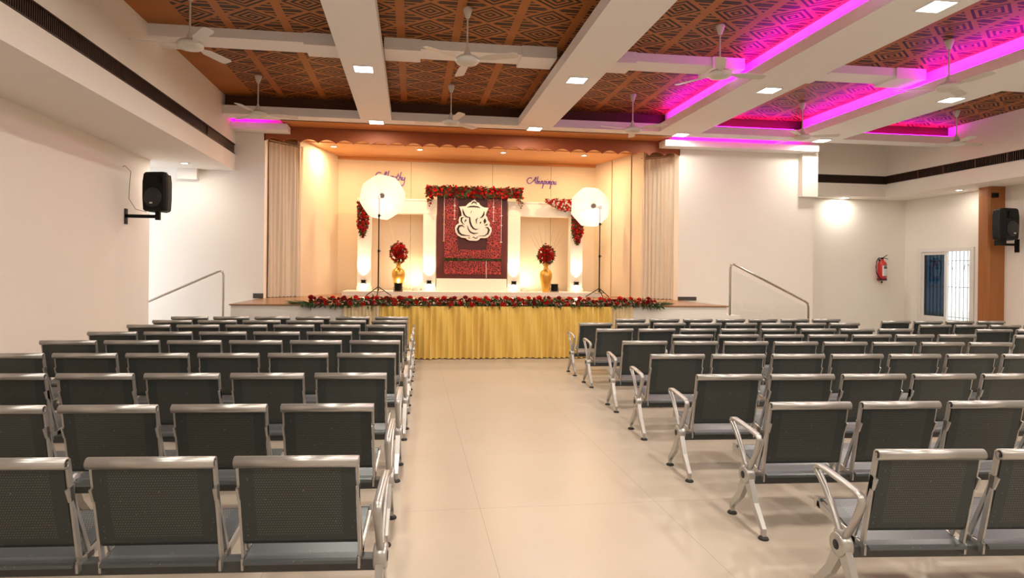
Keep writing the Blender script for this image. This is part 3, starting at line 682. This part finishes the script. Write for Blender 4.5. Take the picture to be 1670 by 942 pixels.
for x, y, tx, l in ((.12, 15.35, (.05, 15.8, 1.6), 'low dome floor light between the left vase and the red panel'), (2.85, 15.35, (2.95, 15.8, 1.6), 'low dome floor light between the red panel and the right vase')):
    t = thing('floor_spotlight', (x, y, 1.05), l, 'spotlight', 0)
    MB().lathe([(.12, 0), (.11, .04), (.06, .08), (.001, .09)], k=18).build('housing', FANW, t)
    v = Vector(tx)-Vector((x, y, 1.16)); spot('spot_light', (0, 0, .12), 34, (1, .82, .55), 2.4, v.to_track_quat('-Z', 'Y').to_euler(), t, 1, .06)

def umbrella(x, px, zc, rad, label, seed, tilt):
    t = thing('umbrella_light', (px, 14.2, ZST), label, 'studio light', 0, 'studio umbrella lights')
    dx, dz = x-px, zc-ZST
    b = MB(); b.tube([(0, 0, .12), (0, 0, dz*.45)], .016, 10); b.build('lower_tube', BLACK, t)
    b = MB(); b.tube([(0, 0, dz*.45), (0, 0, dz*.80)], .013, 10); b.build('middle_tube', BLACK, t)
    b = MB(); b.tube([(0, 0, dz*.80), (0, 0, dz-.05)], .009, 10); b.build('upper_tube', STEEL, t)
    for z in (.45, .8):
        b = MB(); b.cyl(.024, dz*z-.03, dz*z+.03); b.tube([(0, 0, dz*z), (.05, -.01, dz*z)], .009, 6); b.build('clamp', BLACK, t)
    for k in range(3):
        a = 2*PI*k/3+.5; b = MB(); b.tube([(0, 0, .22), (.16*math.cos(a), .16*math.sin(a), .12), (.33*math.cos(a), .33*math.sin(a), .012)], .010, 6)
        b.tube([(0, 0, .10), (.16*math.cos(a), .16*math.sin(a), .12)], .007, 6); b.build('leg', BLACK, t)
    hd = bpy.data.objects.new('lamp_head', None)
    NP = 8
    cy = .12
    def pt(r, a):        # shallow dome, bulging toward the camera
        rr = r/rad; return (dx+r*math.cos(a), cy+.26*rr**2-.05, dz+r*math.sin(a))
    b = MB(); rings = (.03, .16, .3, .44, .58, .72, .86, 1.0); vs = [(dx, cy-.05, dz)]; K = NP*4
    for r in rings:
        for q in range(K):
            a = 2*PI*q/K+tilt; e = 1-.045*r*r*(1-abs((q % 4)-2)/2) if q % 4 else 1
            e = 1-.055*(math.sin(PI*(q % 4)/4))*r
            vs.append(pt(rad*r*e, a))
    fs = [(0, 1+q, 1+(q+1) % K) for q in range(K)]
    for i in range(len(rings)-1):
        for q in range(K): fs.append((1+i*K+q, 1+i*K+(q+1) % K, 1+(i+1)*K+(q+1) % K, 1+(i+1)*K+q))
    b.add(vs, fs, True); can = b.build('canopy', UMB, t)
    b = MB()
    for q in range(NP):
        a = 2*PI*q/NP+tilt; b.tube([(lambda p: (p[0], p[1]+.012, p[2]))(pt(rad*r, a)) for r in rings], .003, 4)
    b.build('ribs', STEEL, can)
    b = MB(); b.cyl(.055, -.05, .05, (dx, cy-.06, dz), 14, 'y'); b.cyl(.02, -.06, -.03, (dx, cy-.06, dz), 12, 'y'); b.build('hub', mat('hub_grey', (.25, .2, .17), .4), t)
    b = MB(); b.tube([(dx, cy-.05, dz), (dx, cy+.5, dz)], .005, 6); b.build('shaft', STEEL, t)
    b = MB(); b.box(-.03, .03, -.03, .04, dz-.08, dz+.0); b.tube([(0, 0, dz-.04), (dx, cy-.02, dz-.02)], .012, 6); b.build('bracket', STEEL, t)
    b = MB(); b.cyl(.05, 0, .12, (dx, cy+.42, dz-.08), 16, 'y'); b.build('lamp_head', BLACK, t)
    l = bpy.data.lights.new('lamp_light', 'POINT'); l.energy = 6; l.color = (1, .92, .82); l.shadow_soft_size = .06
    o = bpy.data.objects.new('lamp_light', l); col.objects.link(o); o.parent = t; o.location = (dx, cy+.34, dz-.08)
umbrella(-.70, -.76, 3.25, .54, 'white shoot-through umbrella light on a black stand, left side of the stage', 1, .2)
umbrella(4.29, 4.44, 3.14, .50, 'white shoot-through umbrella light on a black stand, right side of the stage', 2, .35)

# ------------------------------------------------------------------ steps and handrails beside the stage
for sgn, xe, l in ((1, 5.93, 'right'), (-1, -3.08, 'left')):
    b = MB()
    for i in range(4):
        h = .76-.19*i; a = xe+sgn*.3*i; c = xe+sgn*.3*(i+1); b.box(min(a, c), max(a, c), 11.0 if sgn > 0 else 12.2, 12.4 if sgn > 0 else 12.98, 0, h)
    struct('stage_steps', b, WALL, 'white steps up to the stage on the %s' % l)
    t = thing('handrail', (0, 0, 0), 'stainless steel stair handrail %s of the stage' % l, 'handrail', 0, 'handrails beside the stage')
    if sgn > 0: P = [(6.04, 11.05, .57), (6.04, 11.05, 1.66), (6.055, 11.05, 1.72), (6.11, 11.05, 1.735), (7.60, 11.05, 1.03), (7.65, 11.05, .99), (7.66, 11.05, .92), (7.66, 11.05, 0)]
    else: P = [(-3.22, 11.05, .57), (-3.22, 11.05, 1.42), (-3.235, 11.05, 1.48), (-3.29, 11.05, 1.49), (-4.9, 11.05, .78), (-4.95, 11.05, .74), (-4.96, 11.05, .67), (-4.96, 11.05, 0)]
    if sgn < 0: P = [(-3.58, 12.3, .38), (-3.58, 12.3, 1.43), (-3.595, 12.3, 1.485), (-3.65, 12.3, 1.50), (-5.9, 12.3, .46), (-5.95, 12.3, .42), (-5.96, 12.3, .36), (-5.96, 12.3, 0)]
    MB().tube(P, .022, 12).build('rail', STEEL, t)
    b = MB(); b.cyl(.045, 0, .012, (P[-1][0], P[-1][1], 0)); b.cyl(.045, 0, .012, (P[0][0], P[0][1], P[0][2])); b.build('base_flange', STEEL, t)
    if sgn > 0:
        b = MB(); b.prism([(6.09, .8), (6.09, 1.62), (7.61, .93), (7.61, .1)], 11.045, 11.053, 'y'); b.build('glass_infill', CLEARG, t)

# ------------------------------------------------------------------ window, column, speakers, extinguisher
t = bpy.data.objects.new('window_1', None); col.objects.link(t); t['kind'] = 'structure'; t['label'] = 'sliding window with tinted left leaf and open right half'
t.location = (XR, WY0, WZ0)
H_, L_ = WZ1-WZ0, WY1-WY0
b = MB(); w = .07
b.box(-.03, .1, -.04, w, -.02, H_+.03); b.box(-.03, .1, L_-w, L_+.04, -.02, H_+.03); b.box(-.028, .098, w, L_-w, H_-.06, H_+.028); b.box(-.028, .098, w, L_-w, -.018, .06)
b.build('window_frame', UPVC, t)
b = MB(); m0 = L_*.47
b.box(.0, .05, m0, m0+.07, .062, H_-.062); b.box(0, .05, L_-w-.06, L_-w-.002, .062, H_-.062); b.box(.002, .048, m0+.07, L_-w-.06, .062, .12); b.box(.002, .048, m0+.07, L_-w-.06, H_-.13, H_-.062)
sash = b.build('sash', UPVC, t)
b = MB(); b.box(.02, .028, m0+.06, L_-w-.05, .11, H_-.12); b.build('glass', BLUEG, sash)
b = MB()
for k in range(14):
    y = .06+k*(L_-.12)/13; b.box(.13, .15, y-.008, y+.008, .02, H_-.02)
for z in (.12, H_*.48, H_-.28): b.box(.128, .152, 0, L_, z-.01, z+.01)
for y in (.3, .75, 1.2): b.tube([(.14, y-.07, H_-.5), (.14, y-.05, H_-.38), (.14, y, H_-.3), (.14, y+.05, H_-.38), (.14, y+.07, H_-.5)], .008, 5)
b.build('security_grille', BARM, t)
b = MB(); b.box(13.1, 24, 5, 24, -.3, 0); tag(b.build('outside_ground', GROUND), kind='structure')
b = MB(); b.box(-.1, .1, -.1, .1, 0, .13); b.box(-.1, .1, -.004, .004, .13, .133)
o = b.build('cardboard_box', CARD, None, (XR+.34, WY0+.14, WZ0+.0)); tag(o, 'small brown cardboard box on the window ledge', 'box')
b = MB(); b.box(XR+.2, XR+.5, WY0-.1, WY1+.1, WZ0-.06, WZ0); struct('trim_%d' % n, b, WALL); n += 1
b = MB(); b.box(12.55, XR, 11.93, 12.2, 0, ZS); b.prism([(12.5, 11.93), (12.54, 11.9), (12.9, 11.9), (12.9, 11.93)], 0, ZS, 'z'); o = bevel(struct('trim_%d' % n, b, COLWOOD, 'orange-brown wood clad column on the right wall'), .004); n += 1
t = thing('security_camera', (12.6, 11.86, 3.33), 'tiny black camera at the top of the wooden column', 'camera')
b = MB(); b.box(-.05, .05, -.05, .03, -.05, .05); bevel(b.build('body', BLACK, t)); MB().cyl(.02, -.07, -.05, (0, 0, 0), 12, 'y').build('lens', BLACK, t)

def speaker(loc, rz, bloc, wall_x, label, s=1.0):
    t = thing('wall_speaker', loc, label, 'speaker', rz, 'black wall speakers')
    W_, D_, H_ = .21, .17, .33
    prof = [(-W_, -D_*.6), (-W_, -D_*.2), (-W_*.9, D_*.0), (-W_*.62, D_), (W_*.62, D_), (W_*.9, 0), (W_, -D_*.2), (W_, -D_*.6), (W_*.9, -D_*.9), (-W_*.9, -D_*.9)]
    b = MB(); nn = len(prof); lv = [(-H_, .82), (-H_*.92, .95), (-H_*.3, 1), (H_*.5, 1), (H_*.9, .93), (H_, .80)]
    vs = [(p[0]*k*s, p[1]*k*s, z*s) for z, k in lv for p in prof]
    fs = [(i*nn+q, i*nn+(q+1) % nn, (i+1)*nn+(q+1) % nn, (i+1)*nn+q) for i in range(len(lv)-1) for q in range(nn)]
    fs += [tuple(range(nn))[::-1], tuple(range(nn*(len(lv)-1), nn*len(lv)))]
    b.add(vs, fs); bevel(b.build('cabinet', BLACK, t), .012)
    b = MB(); b.lathe([(.001, -.035), (.10, -.03), (.15, -.018), (.165, 0)], (0, -D_*.9, -.10), 28, 'y'); b.build('woofer_grille', GRILLB, t)
    b = MB(); b.prism([(-.15, .12), (.15, .12), (.12, .26), (-.12, .26)], -D_*.9-.02, -D_*.85, 'y'); b.prism([(-.11, .14), (.11, .14), (.07, .24), (-.07, .24)], -D_*.9-.024, -D_*.9-.018, 'y'); b.build('horn', BLACK, t)
    b = MB(); b.box(-.025, .025, -D_*.9-.045, -D_*.9-.036, -.21, -.185); b.build('badge', FANW, t)
    b = MB(); b.box(-.1, -.07, -.1, .1, -H_-.012, -H_+.02); b.box(.07, .1, -.1, .1, -H_-.012, -H_+.02); b.build('feet', RUBBER, t)
    return t
speaker((-4.28, 11.05, 2.83), -.25, None, XL, 'black loudspeaker on a bracket on the left wall')
t = thing('speaker_bracket', (XL, 11.05, 2.40), 'black bracket arm holding the left loudspeaker', 'bracket')
b = MB(); b.box(0, .015, -.05, .05, -.12, .14); b.build('wall_plate', BLACK, t)
b = MB(); b.box(.015, .54, -.025, .025, -.01, .045); b.box(.48, .55, -.03, .03, -.04, .10); b.build('arm', BLACK, t)
b = MB(); b.tube([(XL+.01, 10.9, 3.22), (XL+.05, 10.9, 3.24), (XL+.13, 10.92, 3.15), (XL+.10, 10.95, 2.9), (XL+.08, 10.98, 2.7), (XL+.18, 11.0, 2.53), (XL+.34, 11.03, 2.49)], .006, 6)
tag(b.build('speaker_cable', mat('grey_cable', (.3, .28, .27), .6)), 'thin grey cable looping down the wall to the left loudspeaker', 'cable')
speaker((12.38, 11.42, 2.66), .15, None, XR, 'black loudspeaker on a bracket beside the wooden column')
t = thing('speaker_bracket', (XR, 11.62, 2.22), 'black bracket arm holding the right loudspeaker', 'bracket')
b = MB(); b.box(-.015, 0, -.05, .05, -.14, .14); b.build('wall_plate', BLACK, t)
b = MB(); b.box(-.5, -.015, -.025, .025, 0, .05); b.box(-.53, -.46, -.18, .03, .0, .11); b.build('arm', BLACK, t)

t = thing('fire_extinguisher', (12.16, 14.55, 1.42), 'red fire extinguisher with white label hung on the wall at right', 'fire extinguisher')
MB().lathe([(.001, 0), (.10, 0), (.105, .03), (.105, .42), (.09, .47), (.05, .51), (.035, .53), (.035, .56), (.001, .56)], k=24).build('cylinder', RED, t)
b = MB()
a0 = -2.2; seg = 8
vs = []
for z in (.12, .39):
    for i in range(seg+1): a = a0+i*1.6/seg; vs.append((.107*math.cos(a), .107*math.sin(a), z))
b.add(vs, [(i, i+1, seg+2+i, seg+1+i) for i in range(seg)], True); b.build('label', LABELW, t)
b = MB()
for z0_, z1_ in ((.31, .34), (.345, .36), (.365, .38)):
    vs = []
    for z in (z0_, z1_):
        for i in range(5): a = a0+.3+i*1.0/4; vs.append((.1085*math.cos(a), .1085*math.sin(a), z))
    b.add(vs, [(i, i+1, 6+i, 5+i) for i in range(4)], True)
b.build('label_print', INK, t)
MB().lathe([(.107, .0), (.112, .01), (.112, .05), (.106, .055)], k=24).build('base_ring', mat('dark_red', (.1, .005, .008), .4), t)
b = MB(); b.box(-.02, .02, -.02, .02, .56, .60); b.tube([(0, 0, .58), (.06, -.01, .62), (.13, -.02, .67)], .009, 6); b.tube([(0, 0, .58), (.07, -.01, .585), (.15, -.02, .56)], .009, 6); b.build('valve', BLACK, t)
b = MB(); b.tube([(-.02, 0, .58), (-.10, 0, .585), (-.165, -.01, .50), (-.185, -.01, .35), (-.165, -.01, .2), (-.12, -.03, .09), (-.08, -.07, .04)], .012, 8); b.build('hose', BLACK, t)
b = MB(); b.box(-.02, .02, .09, .10, .1, .56); b.build('wall_bracket', BLACK, t)
b = MB(); b.box(-.03, -.005, -.03, 0, -.06, -.02); b.build('nozzle_tip', BLACK, t)

# ------------------------------------------------------------------ seating: linked steel benches
PITCH, HB = .605, .262
def arc(c, r, a0, a1, k): return [(c[0]+r*math.cos(a0+(a1-a0)*i/k), c[1]+r*math.sin(a0+(a1-a0)*i/k)) for i in range(k+1)]
def ribbon(path, th, x0, x1):
    b = MB(); path = [Vector(p) for p in path]; N_ = []
    for i, p in enumerate(path):
        d = (path[min(i+1, len(path)-1)]-path[max(i-1, 0)]).normalized(); N_.append(Vector((-d.y, d.x))*th/2)
    b.prism([(p+q)[:] for p, q in zip(path, N_)]+[(p-q)[:] for p, q in reversed(list(zip(path, N_)))], x0, x1, 'x', False)
    return b
back_path = [(.004, .765), (.014, .70), (.03, .62), (.050, .53), (.072, .45), (.084, .41), (.094, .396), (.106, .392)]
seat_path = [(.066, .312), (.068, .322), (.080, .326), (.13, .328), (.20, .343), (.28, .370), (.36, .393), (.43, .405), (.455, .400), (.47, .385)]
ME = {}
def mesh(name, mb, m):
    me = bpy.data.meshes.new(name); me.from_pydata(mb.v, [], mb.f); me.materials.append(m); me.polygons.foreach_set('use_smooth', mb.sm); me.update(); return me
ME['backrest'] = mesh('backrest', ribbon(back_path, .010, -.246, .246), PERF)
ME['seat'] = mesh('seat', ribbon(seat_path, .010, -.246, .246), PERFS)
b = MB(); k = 16; ro, ri = .0245, .016
b.lathe([(ri, -HB+.0), (ro, -HB), (ro, HB), (ri, HB)], (0, 0, .766), k, 'x'); b.lathe([(ri, HB), (ri, -HB)], (0, 0, .766), k, 'x')
b.sm = [i % 1 == 0 and True for i in range(len(b.sm))]
ME['top_rail'] = mesh('top_rail', b, ALU)
for side in (-1, 1):
    xa, xb = sorted((side*.249, side*.260)); b = MB()
    b.bar((.014, .775), (.103, .33), .026, xa, xb, .026)         # rear edge
    b.bar((.045, .63), (.165, .345), .016, xa, xb, .022)          # front brace
    b.bar((.03, .66), (.045, .60), .05, xa, xb, .03)
    b.bar((.082, .305), (.20, .315), .05, xa, xb, .045)            # lower bar
    b.bar((.15, .320), (.46, .380), .038, xa, xb, .03)             # under the seat
    b.prism([(.43, .36), (.485, .35), (.482, .41), (.45, .415)], xa, xb)
    ME['side_frame%d' % side] = mesh('side_frame', b, ALU)
# armrest loop, leg frame
b = MB()
loop = [(.135, .36), (.185, .44), (.25, .525), (.300, .575)]+[(.322, .592), (.328, .606), (.318, .618), (.295, .622)]+[(.20, .615), (.10, .604), (.02, .594)]+[(-.008, .585), (-.018, .565), (-.012, .54)]+[(.03, .46), (.075, .39), (.105, .35)]
b.sweep([(0, y, z) for y, z in loop], [(-.019, -.008), (.019, -.008), (.021, 0), (.019, .008), (-.019, .008), (-.021, 0)], False, (1, 0, 0.001), True)
# sweep frame: side = d x up ; make the wide direction lie along x
b.v = []; b.f = []; b.sm = []
pts = [Vector((0, y, z)) for y, z in loop]
rings = []
for i, p in enumerate(pts):
    d = (pts[min(i+1, len(pts)-1)]-pts[max(i-1, 0)]).normalized(); nrm = Vector((0, -d.z, d.y)); 
    w = .020 if 3 < i < 14 else .016; th = .009 if 3 < i < 13 else .011
    rings.append([p+Vector((w*.8, 0, 0))+nrm*th, p+Vector((w, 0, 0)), p+Vector((w*.8, 0, 0))-nrm*th, p-Vector((w*.8, 0, 0))-nrm*th, p-Vector((w, 0, 0)), p-Vector((w*.8, 0, 0))+nrm*th])
vs = [v for r in rings for v in r]; fs = [(i*6+q, i*6+(q+1) % 6, (i+1)*6+(q+1) % 6, (i+1)*6+q) for i in range(len(rings)-1) for q in range(6)]
b.add(vs, fs, True); b.add(rings[0], [(0, 1, 2, 3, 4, 5)]); b.add(rings[-1], [(0, 1, 2, 3, 4, 5)])
ME['armrest'] = mesh('armrest', b, ALU)
b = MB(); b.lathe([(.001, -.03), (.05, -.03), (.056, -.022), (.056, .022), (.05, .03), (.001, .03)], (0, .125, .315), 20, 'x')
b.bar((.12, .32), (.13, .38), .085, -.018, .018, .06)
ME['leg_frame'] = mesh('leg_frame', b, ALU)
def leg(y1, z1, sgn):
    b = MB(); P = [(.115+.01*sgn, .30), (.115+(y1-.115)*.45, .165), (y1, .055), (y1, .018)]
    Wd = [.062, .048, .030, .026]; X = [.018, .016, .013, .012]; rings = []
    for i, (y, z) in enumerate(P):
        d = Vector((P[min(i+1, 3)][0]-P[max(i-1, 0)][0], P[min(i+1, 3)][1]-P[max(i-1, 0)][1])).normalized(); nn = Vector((0, -d.y, d.x))*Wd[i]/2; c = Vector((0, y, z)); x = Vector((X[i], 0, 0))
        rings.append([c+nn+x, c+nn*1.0-x, c-nn-x, c-nn+x])
    vs = [v for r in rings for v in r]
    b.add(vs, [(i*4+q, i*4+(q+1) % 4, (i+1)*4+(q+1) % 4, (i+1)*4+q) for i in range(3) for q in range(4)]+[(12, 13, 14, 15)]); return b
ME['leg_r'] = mesh('leg', leg(-.075, .04, -1), ALU); ME['leg_f'] = mesh('leg', leg(.315, .04, 1), ALU)
for kname, y in (('foot_r', -.075), ('foot_f', .315)):
    ME[kname] = mesh('foot_pad', MB().lathe([(.001, 0), (.030, 0), (.032, .006), (.026, .014), (.012, .020), (.011, .03)], (0, y, 0), 14), RUBBER)
ME['hub_cap'] = mesh('hub_cap', MB().lathe([(.001, -.032), (.022, -.032), (.024, -.029), (.024, .029), (.022, .032), (.001, .032)], (0, .125, .315), 14, 'x'), RUBBER)
def link(me, name, parent, x=0):
    o = bpy.data.objects.new(name, me); col.objects.link(o); o.parent = parent; o.location = (x, 0, 0); return o
def make_bench(ns, ends):          # ends: 'A' free end with armrest standing clear, 'J' end joined to the next bench
    t = thing('linked_bench', (0, 0, 0), 'x', 'bench')
    half = ns*PITCH/2
    xl = -half-.043 if ends[0] == 'A' else -half+.034
    xr = half+.043 if ends[1] == 'A' else half-.034
    b = MB(); b.box(xl, xr, .11, .175, .258, .312); bo = b.build('beam', BEAMST, t); bevel(bo, .004, 1)
    for i in range(ns):
        x = -half+PITCH*(i+.5)
        link(ME['seat'], 'seat', t, x)
        br = link(ME['backrest'], 'backrest', t, x)
        tag(link(ME['top_rail'], 'top_rail', br), 'silver top rail')
        for s in (-1, 1): link(ME['side_frame%d' % s], 'side_frame', t, x)
    for x, e in ((xl, ends[0]), (xr, ends[1])):
        if e == 'A': link(ME['armrest'], 'armrest', t, x)
        lf = link(ME['leg_frame'], 'leg_frame', t, x)
        for k_, nm in (('leg_r', 'leg'), ('leg_f', 'leg'), ('foot_r', 'foot_pad'), ('foot_f', 'foot_pad'), ('hub_cap', 'hub_cap')): link(ME[k_], nm, lf)
    return t
USED = {}
def place(ns, ends, x, y, ang, sx, label, group):
    key = (ns, ends)
    if key not in USED: USED[key] = make_bench(ns, ends); o = USED[key]
    else: o = copy_tree(USED[key])
    o.location = (x, y, 0); o.rotation_euler = (0, 0, ang); o.scale = (sx, 1, 1); tag(o, label, 'bench', group); return o
ORD = ['first', 'second', 'third', 'fourth', 'fifth', 'sixth', 'seventh', 'eighth', 'ninth']
# left block: (right rail end x, y, far-left rail end x, y at that end, seats between, benches)
LB = [(-.21, 2.59, -1.87, 2.70, 3, 1), (-.21, 3.59, -1.93, 3.68, 3, 2), (-.18, 4.65, -2.52, 4.77, 4, 2), (-.14, 5.76, -3.14, 5.88, 5, 2), (-.12, 6.80, -3.81, 6.90, 6, 2), (-.10, 7.74, -3.79, 7.80, 6, 2), (-.08, 8.73, -3.76, 8.74, 6, 2), (-.06, 9.50, -3.74, 9.50, 6, 2), (-.05, 10.22, -3.74, 10.20, 6, 2)]
for i, (xr, yr, xl, yl, ns, nb) in enumerate(LB):
    d = Vector((xl-xr, yl-yr)); L = d.length; sx = L/((ns-1)*PITCH+2*HB); u = d/L; ang = math.atan2(-u.y, -u.x)
    sx = max(.94, min(1.05, sx))
    for j in range(nb):
        dist = (HB+PITCH*(3*j+1))*sx
        # ends at the joint: second bench follows directly
        c = Vector((xr, yr))+u*dist
        place(3, ('AA' if nb == 1 else 'JA') if j == 0 else 'AJ', c.x, c.y, ang, sx, 'grey steel bench, left block, %s row from the camera, %s' % (ORD[i], 'half beside the aisle' if j == 0 else 'half beside the left wall'), 'benches of the left block')
RB = [(2.05, 2.47, 2.53, 2.43, 1, [4]), (2.15, 3.44, 3.80, 3.36, 3, [4]), (2.16, 4.43, 4.42, 4.32, 4, [4, 3]), (2.25, 5.56, 5.77, 5.40, 6, [4, 3]), (2.36, 6.66, 6.97, 6.34, 8, [4, 4]),
      (3.24, 7.32, 7.41, 7.23, 7, [3, 4]), (2.50, 8.10, 7.2, 8.04, 8, [4, 4]), (2.52, 9.03, 7.15, 9.03, 8, [4, 4]), (3.36, 9.82, 7.42, 9.84, 7, [4, 3])]
for i, (xl, yl, xr, yr, ns, bl) in enumerate(RB):
    d = Vector((xr-xl, yr-yl)); L = d.length; u = d/L; ang = math.atan2(u.y, u.x)
    sx = max(.93, min(1.05, L/((ns-1)*PITCH+2*HB))); cnt = 0
    for j, nn_ in enumerate(bl):
        c = Vector((xl, yl))+u*(HB-PITCH/2+PITCH*(cnt+nn_/2))*sx; cnt += nn_
        place(nn_, ('AA' if len(bl) == 1 else 'AJ') if j == 0 else 'JA', c.x, c.y, ang, sx, 'grey steel bench, right block, %s row from the camera, %s' % (ORD[i], 'half beside the aisle' if j == 0 else 'half away from the aisle'), 'benches of the right block')
for x, y, ang, ns, l in ((9.05, 9.42, .0, 4, 'farthest row, in front of the window'), (9.1, 8.66, -.03, 4, 'second row from the window wall'), (9.35, 7.85, -.10, 4, 'third row, slightly turned'), (8.8, 7.08, -.10, 3, 'nearest row')):
    place(ns, 'AA', x, y, ang, 1, 'grey perforated bench of the far right group, '+l, 'benches of the far right group')
